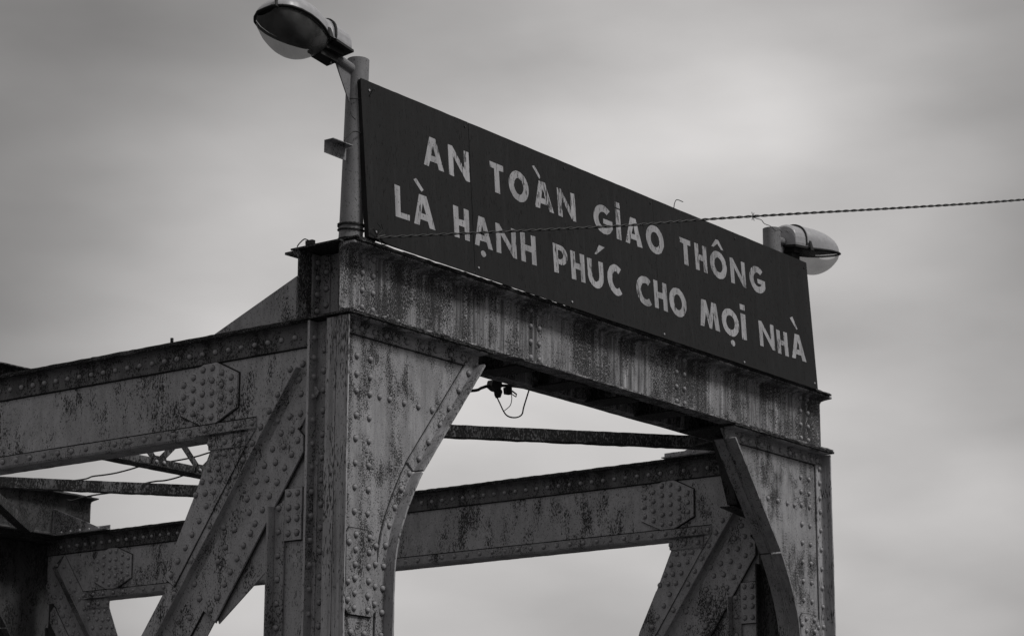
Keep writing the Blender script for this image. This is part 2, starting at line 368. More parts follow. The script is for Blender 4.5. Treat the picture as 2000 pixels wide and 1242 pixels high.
def post(side):
    kx = 0. if side < 0 else .052
    STR_, CUR_ = [(x+kx, z) for x, z in STR], [(x+kx, z) for x, z in CUR]
    mx = (lambda x: x) if side < 0 else (lambda x: W_ - x)
    def fin(bm, *a, **k):
        if side > 0:
            for v_ in bm.verts: v_.co.x = W_ - v_.co.x
        return link(*((a[0], bm) + a[1:]), **k)
    bm = bmesh.new()
    poly = [(.02, -.02), (1.485+kx, -.02)] + STR_[1:] + CUR_[1:] + [(.02, GZ)]
    prism(bm, [(x, 0, z) for x, z in poly], (0, .012, 0))
    P = fin(bm, 'portal_post', M_col, BRIDGE)
    # top angle under the beam
    bm = bmesh.new()
    sweep(bm, (.02, 0, 0), (1.455+kx, 0, 0), [(-.004, -.103), (-.016, -.101), (-.016, -.03), (-.02, -.02), (-.10, -.018), (-.10, -.006), (-.004, -.006)], (0, 1, 0), (0, 0, 1), 60, amps=[.0006, .0006, 0, 0, .002, .002, 0])
    fin(bm, 'top_angle', M_col, P)
    # outer corner angles: leg on the plate, outstanding legs to the front and to the back
    bm = bmesh.new()
    sweep(bm, (0, 0, -.018), (0, 0, GZ), [(.0, -.102), (.013, -.10), (.018, -.022), (.026, -.013), (.1, -.014), (.1, -.003), (.0, -.003)], (1, 0, 0), (0, 1, 0), 60, amps=[.0015, .0015, 0, 0, .0005, 0, 0])
    fin(bm, 'corner_angle', M_edge, P)
    bm = bmesh.new()
    sweep(bm, (0, 0, -.018), (0, 0, GZ), [(.002, .004), (.014, .004), (.015, .084), (.002, .085)], (1, 0, 0), (0, 1, 0), 60, amps=[.0005, .0005, .0015, .0015])
    fin(bm, 'corner_angle', M_edge, P)
    bm = bmesh.new()
    sweep(bm, (.10, 0, -.106), (1.39+kx, 0, -.106), rect(-.003, -.001, -.004, .004), (0, 1, 0), (0, 0, 1), 60, amps=[.001]*4); fin(bm, 'joint_line', M_seam, P)
    bm = bmesh.new(); sweep(bm, (.103, 0, -.11), (.103, 0, GZ), rect(-.003, .003, -.003, -.001), (1, 0, 0), (0, 1, 0), 80, amps=[.001]*4); fin(bm, 'joint_line', M_seam, P)
    bm = bmesh.new(); ribbon_solid(bm, dense(STR_ + CUR_), .084, .0945, -.003, -.001, .0004); fin(bm, 'joint_line', M_seam, P)
    # recessed side web and its outstanding edge plate
    bm = bmesh.new()
    box(bm, .08, .092, .0125, .24, GZ, -.01)
    fin(bm, 'side_web', M_angle, P)
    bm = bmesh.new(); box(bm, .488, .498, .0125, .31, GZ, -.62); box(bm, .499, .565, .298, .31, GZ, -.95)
    fin(bm, 'inner_web', M_far, P)  # near-black colour carries the shade of the recess
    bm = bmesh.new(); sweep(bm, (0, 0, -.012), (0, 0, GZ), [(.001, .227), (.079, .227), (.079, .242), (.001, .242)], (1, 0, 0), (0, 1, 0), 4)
    fin(bm, 'edge_plate', M_angle, P)
    bm = bmesh.new(); sweep(bm, (0, 0, -.012), (0, 0, GZ), [(-.003, .2255), (.0005, .2255), (.0005, .2435), (-.003, .2435)], (1, 0, 0), (0, 1, 0), 60, amp=.0008)
    fin(bm, 'lit_edge_strip', M_bright, P)  # pale cap: the lit edge of the plate put into its colour
    # knee: straight upper piece, curved lower piece
    st, cu = dense(STR_), dense(CUR_[:-1], .04) + [CUR_[-1]]
    for path, nm, lift in ((st, 'knee_angle', .002), (cu, 'knee_angle', 0)):
        bm = bmesh.new(); ribbon_solid(bm, path, .0, .088, -.0155-lift, -.0035, .0004); fin(bm, nm, M_col, P)
        bm = bmesh.new(); ribbon_solid(bm, path, -.002-lift, .0125, -.094-lift, -.013-lift, .0015)
        ribbon_solid(bm, path, -.002-lift, .0125, .014, .10, .0015); fin(bm, 'knee_flange', M_knee, P)
    # rear knee plate
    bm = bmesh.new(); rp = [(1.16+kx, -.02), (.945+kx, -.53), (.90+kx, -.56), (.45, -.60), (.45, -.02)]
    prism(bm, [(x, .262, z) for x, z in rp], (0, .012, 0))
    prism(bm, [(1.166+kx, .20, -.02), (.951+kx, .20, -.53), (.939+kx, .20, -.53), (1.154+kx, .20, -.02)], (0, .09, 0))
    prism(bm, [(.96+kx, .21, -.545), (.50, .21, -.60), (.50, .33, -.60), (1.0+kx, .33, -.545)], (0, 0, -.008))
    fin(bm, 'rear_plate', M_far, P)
    # riveted lap plate low on the post
    bm = bmesh.new(); q = [(.15, -1.357), (.37, -1.357), (.412, -1.40), (.412, -1.85), (.367, -1.898), (.142, -1.898), (.106, -1.86), (.115, -1.70), (.115, -1.40)]
    prism(bm, [(x, -.018, z) for x, z in q], (0, .0145, 0)); fin(bm, 'lap_plate', M_col, P)
    bm = bmesh.new(); prism(bm, [(x, -.0045, z) for x, z in grow(q, .007)], (0, .002, 0)); fin(bm, 'joint_line', M_seam, P)
    R = lambda x, z, y=0, m=M_rivet: riv(P, mx(x), y, z, NY, m, .0188)
    if side < 0: tops = (.05, .143, .221, .353, .469, .558, .683, .835, .985, 1.145, 1.279, 1.362)
    else: tops = (.09, .178, .317, .437, .531, .666, .817, .977, 1.144, 1.26)
    for x in tops: R(x, -.062 if side < 0 else -.07, -.016)
    zz = (-.24, -.359, -.469, -.627, -.778, -.935, -1.091, -1.245)
    for z in zz: R(.202, z, 0); R(.333, z, 0)
    for z in (-2.008, -2.16, -2.31): R(.185, z, 0); R(.315, z, 0)
    for x in ((.432, .533, .682, .831, .974) if side < 0 else (.446, .557, .708, .859)): R(x, -.47 if side < 0 else -.484, 0)
    K_ = lambda x, z, y: R(x+kx, z, y)
    for x, z in ((1.341, -.158), (1.234, -.294), (1.133, -.436), (1.036, -.562), (.918, -.696), (.82, -.822)): K_(x, z, -.0195)
    for x, z in ((.726, -.931), (.645, -1.047), (.581, -1.173), (.53, -1.297), (.496, -1.43), (.477, -1.566), (.473, -1.708), (.467, -1.861), (.462, -2.005), (.462, -2.16)): K_(x, z, -.0155)
    for x, z in ((.203, -1.395), (.333, -1.398), (.136, -1.45), (.396, -1.446), (.2, -1.49), (.332, -1.493), (.198, -1.584), (.329, -1.585), (.394, -1.562), (.197, -1.672), (.132, -1.698), (.331, -1.676), (.394, -1.703), (.197, -1.765), (.325, -1.77), (.13, -1.812), (.392, -1.815), (.195, -1.858), (.326, -1.859)): R(x, z, -.018)
    for z in (-.132, -.25, -.378, -.49, -.645, -.805, -.964, -1.122, -1.274, -1.436, -1.59, -1.74, -1.9, -2.05): R(.05, z, -.013)
    if side < 0:
        for k, z in enumerate((-.12, -.251, -.376, -.505, -.658, -.81, -.963, -1.12, -1.275, -1.43, -1.585, -1.74, -1.895, -2.05)): riv(P, .045, .228, z, NY, M_rivd, .019)
        for z in (-.202, -.338, -.463, -.598, -.752, -.9, -1.045, -1.2, -1.35, -1.5, -1.66, -1.82, -1.97): riv(P, .08, .168, z, NX, M_rivd, .019)
    return P
PL = post(-1); PR = post(1)
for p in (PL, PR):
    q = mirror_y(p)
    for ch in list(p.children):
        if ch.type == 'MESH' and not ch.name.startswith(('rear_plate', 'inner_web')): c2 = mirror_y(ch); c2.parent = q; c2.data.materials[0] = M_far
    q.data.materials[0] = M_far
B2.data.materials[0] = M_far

# ------------------------------------------------------------------ side trusses
def yz(pts, x): return [(x, y, z) for y, z in pts]
OCT = [(1.21, -.169), (1.093, -.167), (.899, -.261), (.899, -.488), (1.088, -.574), (1.23, -.574), (1.424, -.484), (1.424, -.257)]
OCTR = [(1.385, z) for z in (-.286, -.367, -.449)] + [(1.298, z) for z in (-.246, -.327, -.409, -.49)] + [(1.211, z) for z in (-.204, -.285, -.367, -.45, -.53)] + \
       [(1.125, z) for z in (-.201, -.285, -.366, -.447, -.53)] + [(1.038, z) for z in (-.243, -.326, -.407, -.489)] + [(.952, z) for z in (-.286, -.367, -.447)]
GUS = [(1.125, -.70), (1.13, -.765), (1.282, -1.092), (1.451, -1.419), (1.505, -1.57), (1.42, -1.629), (.815, -.762), (.735, -.66)]
GUSR = [(1.073, -.791), (.997, -.791), (.919, -.788), (1.134, -.877), (1.051, -.881), (.969, -.867), (1.191, -.957), (1.114, -.956), (1.03, -.954), (1.246, -1.04), (1.161, -1.036), (1.085, -1.035),
        (1.149, -1.123), (1.208, -1.215), (1.269, -1.301), (1.326, -1.382), (1.389, -1.466), (1.449, -1.553)]
FLR = [(.338, -.274), (.445, -.296), (.551, -.45), (.622, -.55), (.691, -.646), (.762, -.746), (.835, -.849), (.902, -.948), (.972, -1.049), (1.12, -1.255), (1.27, -1.47), (1.42, -1.68)]
RA = [(.356, -.374), (.535, -.625), (.743, -.929), (.987, -1.278), (1.232, -1.628)]
RB = [(.338, -.472), (.339, -.601), (.433, -.61), (.407, -.703), (.503, -.711), (.477, -.8), (.574, -.807), (.546, -.897), (.642, -.906), (.616, -1.0), (.711, -1.004), (.692, -1.101), (.786, -1.111), (.763, -1.201),
      (.887, -1.3), (.963, -1.409), (1.029, -1.498), (1.183, -1.727), (1.264, -1.845), (1.36, -1.97), (1.45, -2.1)]
OPL = [(.35, -.705), (.301, -.754), (.297, -.856), (1.026, -1.89), (1.129, -1.81)]
OPR = [(.342, -.778), (.393, -.863), (.451, -.945), (.512, -1.033), (.575, -1.113), (.632, -1.199), (.695, -1.283), (.732, -1.34), (.79, -1.416), (.845, -1.496), (.899, -1.577), (.949, -1.654), (1.003, -1.733), (1.064, -1.811)]
DS = (1.645/1.184)          # fall of the diagonal per metre along the bridge
def dl(y, y0, z0): return z0 - (y-y0)*DS
def truss(x, dy, mats, right=False):
    """outer (camera-side) face of the webs at x; drawn for the near half then mirrored"""
    MT, MA, MR = mats; pr = []
    F = x + .07                                  # web face
    Ym = LEN/2
    def half(name, bm, mat, parent=None, k=None):
        o = link(name, bm, mat, parent or BRIDGE); pr.append(o); return o
    def sh(pts): return [(y+dy, z) for y, z in pts]
    # top chord over the full length
    bm = bmesh.new()
    Y0, Y1 = .10 if not right else .08, LEN-.1
    prism(bm, yz([(.25, -.02), (LEN-.25, -.02), (LEN-.25, -.655), (LEN-.30, -.66), (.30, -.66), (.25, -.655)], F), (.012, 0, 0))
    chord = link('top_chord', bm, MT, BRIDGE)
    bm = bmesh.new()
    X, Z = (1, 0, 0), (0, 0, 1)
    sweep(bm, (x, .25, 0), (x, LEN-.25, 0), [(0, -.004), (.006, -.016), (.07, -.018), (.07, -.0), (.30, -.0), (.30, .012), (0, .012)], X, Z, 200, amps=[.0022, .0018, 0, 0, 0, .001, .002])
    link('top_flange', bm, M_scale, chord)
    bm = bmesh.new()
    sweep(bm, (F, .25, 0), (F, LEN-.25, 0), [(-.004, -.165), (-.016, -.163), (-.016, -.035), (-.03, -.021), (-.06, -.019), (-.004, -.019)], X, Z, 120, amps=[.0006, .0006, 0, 0, 0, 0])
    link('top_angle', bm, M_topang, chord)
    for zs in (-.168, -.5735):
        a_, b_ = (.25, LEN-.25) if zs > -.3 else (.722+dy, LEN-.722-dy)
        bm = bmesh.new(); sweep(bm, (F, a_, zs), (F, b_, zs), rect(-.0035, -.0012, -.0045, .0045), X, Z, 150, amps=[.0012]*4); link('joint_line', bm, M_seam, chord)
    bm = bmesh.new()
    for ya, yb in ((.728+dy, LEN-.728-dy),):
        sweep(bm, (F, ya, 0), (F, yb, 0), [(-.004, -.578), (-.016, -.580), (-.016, -.648), (-.008, -.661), (.16, -.664), (.16, -.652), (.0, -.65)], X, Z, 150, amps=[.0008, .0008, .0015, .0015, .001, 0, 0])
    for s in (0, 1):                              # short ledge plate by the gusset
        a, b = (.80+dy, 1.26+dy) if not s else (LEN-1.26-dy, LEN-.80-dy)
        sweep(bm, (F, a, 0), (F, b, 0), rect(-.05, -.0135, -.654, -.644), X, Z, 12, amp=.001)
    link('bottom_angle', bm, MA, chord)
    # inner web, so the chord is a box with depth
    bm = bmesh.new(); prism(bm, yz([(.3, -.02), (LEN-.3, -.02), (LEN-.3, -.62), (.3, -.62)], F+.15), (.012, 0, 0)); link('inner_web', bm, MT, chord)
    for s in (0, 1):
        fy = (lambda y: y+dy) if not s else (lambda y: LEN-y-dy)
        def half_link(name, bm, mat, parent): return link(name, bm, mat, parent)
        def pz(pts, xx): return [(xx, fy(y), z) for y, z in pts]
        bm = bmesh.new(); prism(bm, pz(OCT, F-.022), (.016, 0, 0)); link('splice_plate', bm, MT, chord)
        bm = bmesh.new(); prism(bm, pz(grow(OCT, .009), F-.0035), (.002, 0, 0)); link('joint_line', bm, M_seam, chord)
        if True:
            for y, z in OCTR: riv(chord, F-.022, fy(y), z, NX, MR, .0185, 1.0)
            for k in range(30):
                y = .76 + k*.141
                if y < 4.4 and (k < 5 or True): riv(chord, F-.016, fy(y), -.614, NX, MR, .0175)
                y = .40 + k*.118
                if y < 4.45: riv(chord, F-.016, fy(y), -.095, NX, M_rivk, .0175)
        # node gusset behind diagonal
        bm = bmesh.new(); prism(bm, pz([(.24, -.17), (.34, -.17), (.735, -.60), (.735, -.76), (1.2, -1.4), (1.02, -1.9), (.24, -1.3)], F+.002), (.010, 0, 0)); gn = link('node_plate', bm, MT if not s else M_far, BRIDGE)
        bm = bmesh.new(); prism(bm, pz(GUS, F-.017), (.011, 0, 0)); gp = link('gusset_plate', bm, MT, BRIDGE)
        bm = bmesh.new(); prism(bm, pz(grow(GUS[2:-1], .006), F-.0115), (.002, 0, 0)); link('joint_line', bm, M_seam, gp)
        for y, z in GUSR: riv(gp, F-.017, fy(y), z, NX, MR, .0185)
        bm = bmesh.new(); prism(bm, pz([(1.146, -.668), (.80, -.668), (.812, -.758), (1.136, -.756)], F-.028), (.0105, 0, 0)); link('tie_strip', bm, MA, gp)
        for y in (1.123, .989, .856): riv(gp, F-.028, fy(y), -.713, NX, MR, .0185)
        # diagonal
        yb = .343; ends = 3.9
        U = V((0, 1 if not s else -1, -DS)).normalized()      # down the diagonal
        Nn = V((0, DS if not s else -DS, 1)).normalized()     # towards the chord side (upper-outer)
        def dp(t, n, dxx): return V((F-.0024+dxx, fy(yb), -.302)) + U*t + Nn*n
        # back plate of the diagonal
        bm = bmesh.new()
        prism(bm, [dp(-.05, .16, 0), dp(.40, .165, 0), dp(.62, .165, 0), dp(5.4, .165, 0), dp(5.4, -.345, 0), dp(.5, -.345, 0), dp(.12, -.14, 0), dp(-.05, -.03, 0)], (.010, 0, 0))
        D = link('diagonal', bm, MT if not s else M_topang, BRIDGE)  # far diagonal takes the darkened copy of the paint
        # left flange strip and main leg
        bm = bmesh.new()
        for n0, n1, dx, th, t0 in ((.0, .155, -.0045, .004, -.04), (-.228, -.0, -.0125, .012, .0)):
            prism(bm, [dp(t0, n1, dx), dp(5.4, n1, dx), dp(5.4, n0, dx), dp(t0+.05, n0, dx)], (th, 0, 0))
        link('flange_strip', bm, MT, D)
        bm = bmesh.new(); A_, B_ = V((1, 0, 0)), Nn           # outstanding bulb leg
        sweep(bm, dp(.0, 0, -.0125), dp(5.4, 0, -.0125), [(0, -.005), (-.004, .006), (-.05, .004), (-.056, 0), (-.056, -.006), (-.01, -.012), (0, -.05)], A_, B_, 60, amps=[0, 0, .0006, .0006, .0006, 0, 0])
        link('outstanding_leg', bm, MA if not s else M_topang, D)
        bm = bmesh.new(); prism(bm, pz(OPL, F-.032), (.013, 0, 0)); link('outer_plate', bm, MT, D)
        bm = bmesh.new(); prism(bm, pz(grow(OPL, .008), F-.018), (.0025, 0, 0)); link('joint_line', bm, M_seam, D)
        bm = bmesh.new(); prism(bm, [dp(.30, -.2285, -.0125), dp(.30, -.238, -.002), dp(5.4, -.238, -.002), dp(5.4, -.2285, -.0125)], (-.001, 0, 0)); link('joint_line', bm, M_seam, D)
        for y, z in FLR: riv(D, F-.0069, fy(y), z, NX, MR, .0185)
        for y, z in RA + RB: riv(D, F-.0149, fy(y), z, NX, MR, .0185)
        for y, z in OPR: riv(D, F-.032, fy(y), z, NX, MR, .0185)
        # vertical post behind the portal post
        bm = bmesh.new()
        prism(bm, pz([(.20, -.9), (.51, -.95), (.51, GZ), (.20, GZ)], F-.0), (.010, 0, 0))
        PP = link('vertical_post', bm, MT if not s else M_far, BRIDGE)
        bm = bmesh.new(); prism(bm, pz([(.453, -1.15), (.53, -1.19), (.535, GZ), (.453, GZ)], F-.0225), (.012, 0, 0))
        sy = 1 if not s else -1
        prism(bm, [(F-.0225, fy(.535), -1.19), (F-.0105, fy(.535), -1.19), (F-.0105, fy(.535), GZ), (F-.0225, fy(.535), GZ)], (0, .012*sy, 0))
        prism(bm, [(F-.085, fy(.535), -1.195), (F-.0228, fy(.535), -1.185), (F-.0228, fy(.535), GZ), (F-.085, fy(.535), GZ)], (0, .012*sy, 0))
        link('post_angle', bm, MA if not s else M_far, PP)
        for k in range(9): riv(PP, F-.0225, fy(.498), -1.20-.1525*k, NX, MR, .0185)
        bm = bmesh.new(); prism(bm, pz([(.450, -1.083), (.305, -1.081), (.305, -1.414), (.450, -1.414)], F-.0235), (.023, 0, 0)); link('splice_plate', bm, MT, PP)
        bm = bmesh.new(); prism(bm, pz(grow([(.450, -1.083), (.305, -1.081), (.305, -1.414), (.450, -1.414)], .006), F-.0095), (.002, 0, 0)); link('joint_line', bm, M_seam, PP)
        for y in (.415, .342):
            for z in (-1.116, -1.204, -1.279, -1.37): riv(PP, F-.0235, fy(y), z, NX, MR, .0185)
        # sloping gusset from beam end down to the chord
        bm = bmesh.new()
        prism(bm, pz([(.36-dy, .305), (1.081, .018), (1.081, .0125), (.36-dy, .0125)], x+.012), (.010, 0, 0))
        G = link('corner_gusset', bm, MA, BRIDGE)
        if right:
            bm = bmesh.new(); sweep(bm, (x+.012, fy(.36-dy), 0), (x+.012, fy(1.15), 0), [(-.0005, .013), (-.0005, .062), (-.010, .062), (-.011, .024), (-.06, .022), (-.06, .013)], X, Z, 20, amp=.0007)
            link('gusset_angle', bm, MA, G)
            for k in range(5): riv(G, x+.0015, fy(.45+k*.135), .043, NX, MR, .015)
    return chord
CL = truss(0., 0., (M_truss, M_angle, M_rivet))
CR = truss(5.60, .055, (M_truss, M_angle, M_rivd), True)
bm = bmesh.new(); tube(bm, [(.012, 1.478, .0), (.012, 1.478, .045)], .011, 8)
link('bolt', bm, M_scale, CL)
# lower chords carrying the posts (below the picture)
for x in (.05, 5.65):
    bm = bmesh.new(); box(bm, x, x+.4, -.1, LEN+.1, GZ-.0, GZ+.5); link('bottom_chord', bm, M_truss, BRIDGE)

# ------------------------------------------------------------------ sway girder with lattice at mid span
bm = bmesh.new(); Ym = LEN/2
X_, Y_, Z_ = (1, 0, 0), (0, 1, 0), (0, 0, 1)
for z0, s in ((-.10, 1), (.475, -1)):
    sweep(bm, (.30, Ym, z0), (5.66, Ym, z0), [(-.085, 0), (.085, 0), (.085, s*.010), (.006, s*.012), (.006, s*.085), (-.006, s*.085), (-.006, s*.012), (-.085, s*.010)], Y_, Z_, 60, amps=[.002, .002, 0, 0, .001, .001, 0, .001])
SG = link('sway_girder', bm, M_strut, BRIDGE)
k = 0; xx = .34
while xx < 5.2:
    for a, b, yo in ((xx, xx+.52, -.018), (xx+.52, xx, .008)):
        bm = bmesh.new(); p0, p1 = V((a, Ym+yo, -.045)), V((b, Ym+yo, .43)); t = (p1-p0).normalized(); nn = t.cross(V((0, 1, 0)))
        sweep(bm, p0, p1, rect(-.028, .028, 0, .010), nn, (0, 1, 0), 4, amp=.0008); link('lattice_bar', bm, M_strut, SG)
    xx += .52
for x in [.34+.52*i for i in range(11)]:
    bm = bmesh.new(); prism(bm, [(x-.09, Ym-.032, -.085), (x+.09, Ym-.032, -.085), (x+.07, Ym-.032, -.0), (x-.07, Ym-.032, -.0)], (0, .008, 0)); link('node_plate', bm, M_strut, SG)
    for d in (-.045, .045): riv(SG, x+d, Ym-.032, -.05, NY, M_rivd, .016, .5)

# ------------------------------------------------------------------ lateral braces in plan
def brace(p0, p1, zt):
    p0, p1 = V(p0), V(p1); t = (p1-p0).normalized(); s = V((0, 0, 1)).cross(t)      # s: sideways
    if s.dot(V((-1, -1, 0))) < 0: s = -s
    bm = bmesh.new()
    sec = [(0, 0), (0, -.088), (-.0, -.098), (.10*-1, -.098), (-.10, -.088), (-.012, -.086), (-.012, 0)]
    sweep(bm, p0, p1, sec, s, V((0, 0, 1)), 120, amps=[.0014, .001, .003, .003, .001, .001, .001])
    return link('lateral_brace', bm, M_strut, BRIDGE)
def on(x, a, b): return a + (b-a)*(x-3.744)/(4.916-3.744)
d = V((4.916-3.744, 1.04-2.038, 0)).normalized()
P1 = V((3.744, 2.038, .112)); brace(P1 - d*4.4, P1 + d*2.55, .1)
P2 = V((4.628, 5.708, .112)); d2 = V((4.628-3.241, 5.708-6.834, 0)).normalized(); brace(P2 - d2*5.5, P2 + d2*1.35, .1)
brace((.30, .42, .10), (5.66, 4.38, .10), .1); brace((.28, 4.66, .10), (5.66, 8.95, .10), .1)
bm = bmesh.new(); prism(bm, [(5.2, .5, .0135), (5.64, .42, .0135), (5.64, .66, .0135), (5.25, .72, .0135)], (0, 0, .009)); link('brace_gusset', bm, M_strut, BRIDGE)

# ------------------------------------------------------------------ rivets
RM = {}
def rmesh(mat):
    if mat.name not in RM:
        me = rivet_mesh(); me.materials.append(mat); me.materials.append(M_ring); RM[mat.name] = me
    return RM[mat.name]
def score(r):
    dd = (r[1]-CAM).length; v_ = (CAM-r[1]).normalized()
    q = r[1]-CAM; zc = q.dot(fwd); px = q.dot(rgt)/zc; py = q.dot(up)/zc
    vis = 1 if (abs(px) < .213 and abs(py) < .135) else .1
    hid = 1.
    if r[1].x > 1 and r[1].y > 3.: hid = .3
    if r[2].x < -.5 and r[1].z > -.12 and r[1].z < -.05: hid = .6
    return r[4]/dd*math.sqrt(abs(v_.dot(r[2]))+.05)*vis*hid*r[5]
RIV.sort(key=score, reverse=True)
for i, (par, p, n, mat, r, _) in enumerate(RIV[:300]):
    o = bpy.data.objects.new('rivet', rmesh(mat)); COL.objects.link(o); o.parent = par
    o.location = p; o.scale = (r, r, r)
    o.rotation_mode = 'QUATERNION'; o.rotation_quaternion = V((0, 0, 1)).rotation_difference(n) @ Quaternion((0, 0, 1), random.uniform(0, 6.28))
bm = bmesh.new()
for (par, p, n, mat, r, _) in RIV[300:]:
    me = rmesh(mat); Q = V((0, 0, 1)).rotation_difference(n).to_matrix()
    vs = [bm.verts.new(Q @ (v_.co*r) + p) for v_ in me.vertices]
    for f in me.polygons:
        nf_ = bm.faces.new([vs[i] for i in f.vertices]); nf_.material_index = f.material_index
o = link('rivets', bm, M_rivd, BRIDGE, smooth=True); o.data.materials.append(M_ring); o['kind'] = 'stuff'

# ------------------------------------------------------------------ slogan board
SIGN = thing('sign_board', 'long dark board with two rows of pale Vietnamese lettering above the portal beam', 'sign')
SK = .065; SN = math.sqrt(1+SK*SK)
def sp(u, v_, d=0.):
    """point on the board: u along, v up, d towards the viewer"""
    z = .5 + v_/SN; return V((u, -.15 + (z-.5)*SK - d/SN, z + d*SK/SN))
def sag(u): return .012 - .018*min(1, (u-.12)/.5) - .010*(u-.12)/5.73
def stop(u): return 1.094 - .017*(u-.1)/5.74
for a, b in ((.0, 1.2375), (1.2425, 3.5235), (3.5255, 6.0)):
    a0 = .126 if a == 0 else a; a1 = .096 if a == 0 else a
    b0 = 5.852 if b == 6 else b; b1 = 5.838 if b == 6 else b
    if b == 6: pass
    bm = bmesh.new(); n = 24
    top = [(a1+(b1-a1)*k/n) for k in range(n+1)]
    pts = [sp(a0+(b0-a0)*k/n, sag(a0+(b0-a0)*k/n)+random.uniform(-.0015, .0015)) for k in range(n+1)] + [sp(u, stop(u)+random.uniform(-.001, .001)) for u in top[::-1]]
    prism(bm, pts, V((0, .0025, 0))); link('board_panel', bm, M_board, SIGN)
bm = bmesh.new()
for (u0, v0), (u1, v1) in (((.130, .012), (5.845, -.012)), ((.102, 1.088), (5.83, 1.071))):
    a, b = sp(u0, v0), sp(u1, v1); s = 1 if v0 < .5 else -1
    prism(bm, [a, b, b+V((0, 0, s*.035)), a+V((0, 0, s*.035))], (0, .034, 0)) if False else prism(bm, [a+V((0, .003, 0)), b+V((0, .003, 0)), b+V((0, .003, s*.004)), a+V((0, .003, s*.004))], (0, .036, 0))
for u0, u1 in ((.131, .101), (1.2385, 1.2385), (2.37, 2.37), (3.523, 3.523), (4.7, 4.7), (5.835, 5.82)):
    a, b = sp(u0, .012), sp(u1, 1.075); s = 1 if u0 < 5 else -1
    prism(bm, [a+V((0, .003, 0)), b+V((0, .003, 0)), b+V((s*.004, .003, 0)), a+V((s*.004, .003, 0))], (0, .038, 0))
    prism(bm, [a+V((s*.004, .037, 0)), b+V((s*.004, .037, 0)), b+V((s*.035, .037, 0)), a+V((s*.035, .037, 0))], (0, .004, 0))
for u in (1.24, 3.5245):
    a, b = sp(u-.02, .02), sp(u-.02, 1.07); prism(bm, [a+V((0, .0045, 0)), b+V((0, .0045, 0)), b+V((.04, .0045, 0)), a+V((.04, .0045, 0))], (0, .004, 0))
link('board_frame', bm, M_board, SIGN)

for u, v_ in ((.18, 1.03), (.20, .06), (1.20, 1.05), (1.28, .05), (2.37, 1.04), (2.37, .03), (3.49, 1.04), (3.56, .02), (4.7, 1.03), (4.7, .01), (5.79, 1.02), (5.80, .03)):
    bm = bmesh.new(); tube(bm, [sp(u, v_, .0005), sp(u, v_, .006)], .008, 6); link('bolt', bm, M_bright if v_ < .5 or u < .3 else M_scale, SIGN)
def curve_letter(splines):
    cu = bpy.data.curves.new('letter', 'CURVE'); cu.dimensions = '2D'; cu.fill_mode = 'BOTH'; cu.extrude = .0006
    for pts in splines:
        s = cu.splines.new('POLY'); s.points.add(len(pts)-1); s.use_cyclic_u = True
        for p, q in zip(s.points, pts): p.co = (q[0], q[1], 0, 1)
    tmp = bpy.data.objects.new('tmp', cu); me = bpy.data.meshes.new_from_object(tmp)
    bpy.data.objects.remove(tmp); bpy.data.curves.remove(cu)
    return me
def place_letter(splines):
    # hand-cut stencil: a little wobble in each corner
    splines = [[(x+random.uniform(-.0018, .0018), y+random.uniform(-.0018, .0018)) for x, y in s] for s in splines]
    me = curve_letter(splines); me.name = 'letter'
    for v_ in me.vertices: v_.co = sp(v_.co.x, v_.co.y, .0009 + v_.co.z)
    me.materials.clear(); me.materials.append(M_letter)
    o = bpy.data.objects.new('letter', me); COL.objects.link(o); o.parent = SIGN
ST = .056
def ell(cx, cy, rx, ry, a0=0, a1=360, n=28):
    return [(cx+rx*math.cos(math.radians(a0+(a1-a0)*k/n)), cy+ry*math.sin(math.radians(a0+(a1-a0)*k/n))) for k in range(n + (0 if a1-a0 == 360 else 1))]
def gA(l0, l1, a0, a1, r0, r1, b, H):
    """feet l0-l1 and r0-r1, flat apex a0-a1"""
    m = (a0+a1)/2; ia = .74
    Li = lambda t: (l1+(m-l1)*t/ia, b+H*t); Ri = lambda t: (r0+(m-r0)*t/ia, b+H*t)
    return [[(l0, b), (l1, b), Li(.2), Ri(.2), (r0, b), (r1, b), (a1, b+H), (a0, b+H)], [Li(.40), Ri(.40), (m, b+H*ia)]]
def gN(x0, x1, b, H):
    s = ST*.95; return [[(x0, b), (x0, b+H), (x0+s*.85, b+H), (x1-s, b+H*.36), (x1-s, b+H), (x1, b+H), (x1, b), (x1-s*.75, b), (x0+s, b+H*.66), (x0+s, b)]]
def gT(x0, x1, b, H):
    m = (x0+x1)/2; s = ST*.5; return [[(m-s, b), (m-s, b+H-.045), (x0, b+H-.042), (x0, b+H), (x1, b+H), (x1, b+H-.045), (m+s, b+H-.045), (m+s, b)]]
def gH(x0, x1, b, H):
    s = ST*.97; return [[(x0, b), (x0, b+H), (x0+s, b+H), (x0+s, b+H*.61), (x1-s, b+H*.61), (x1-s, b+H), (x1, b+H), (x1, b), (x1-s, b), (x1-s, b+H*.40), (x0+s, b+H*.40), (x0+s, b)]]
def gO(x0, x1, b, H): cx = (x0+x1)/2; cy = b+H/2; return [ell(cx, cy, (x1-x0)/2, H/2+.003), ell(cx, cy, (x1-x0)/2-.062, H/2-.05)]
def gC(x0, x1, b, H, flat=False):
    rx = (x1-x0)*.56; cx = x0+rx; cy = b+H/2; ry = H/2+.003
    return [ell(cx, cy, rx, ry, 52, 308, 26) + ell(cx, cy, rx-.06, ry-.053, 308, 52, 22)]
def gG(x0, x1, b, H):
    rx = (x1-x0)*.53; cx = x0+rx; cy = b+H/2; ry = H/2+.003
    return [ell(cx, cy, rx, ry, 48, 335, 30) + [(x1, b+H*.30), (x1, b+H*.53), (cx-.005, b+H*.53), (cx-.005, b+H*.36), (cx+rx-.075, b+H*.36)] + ell(cx, cy, rx-.06, ry-.053, 318, 50, 22)]
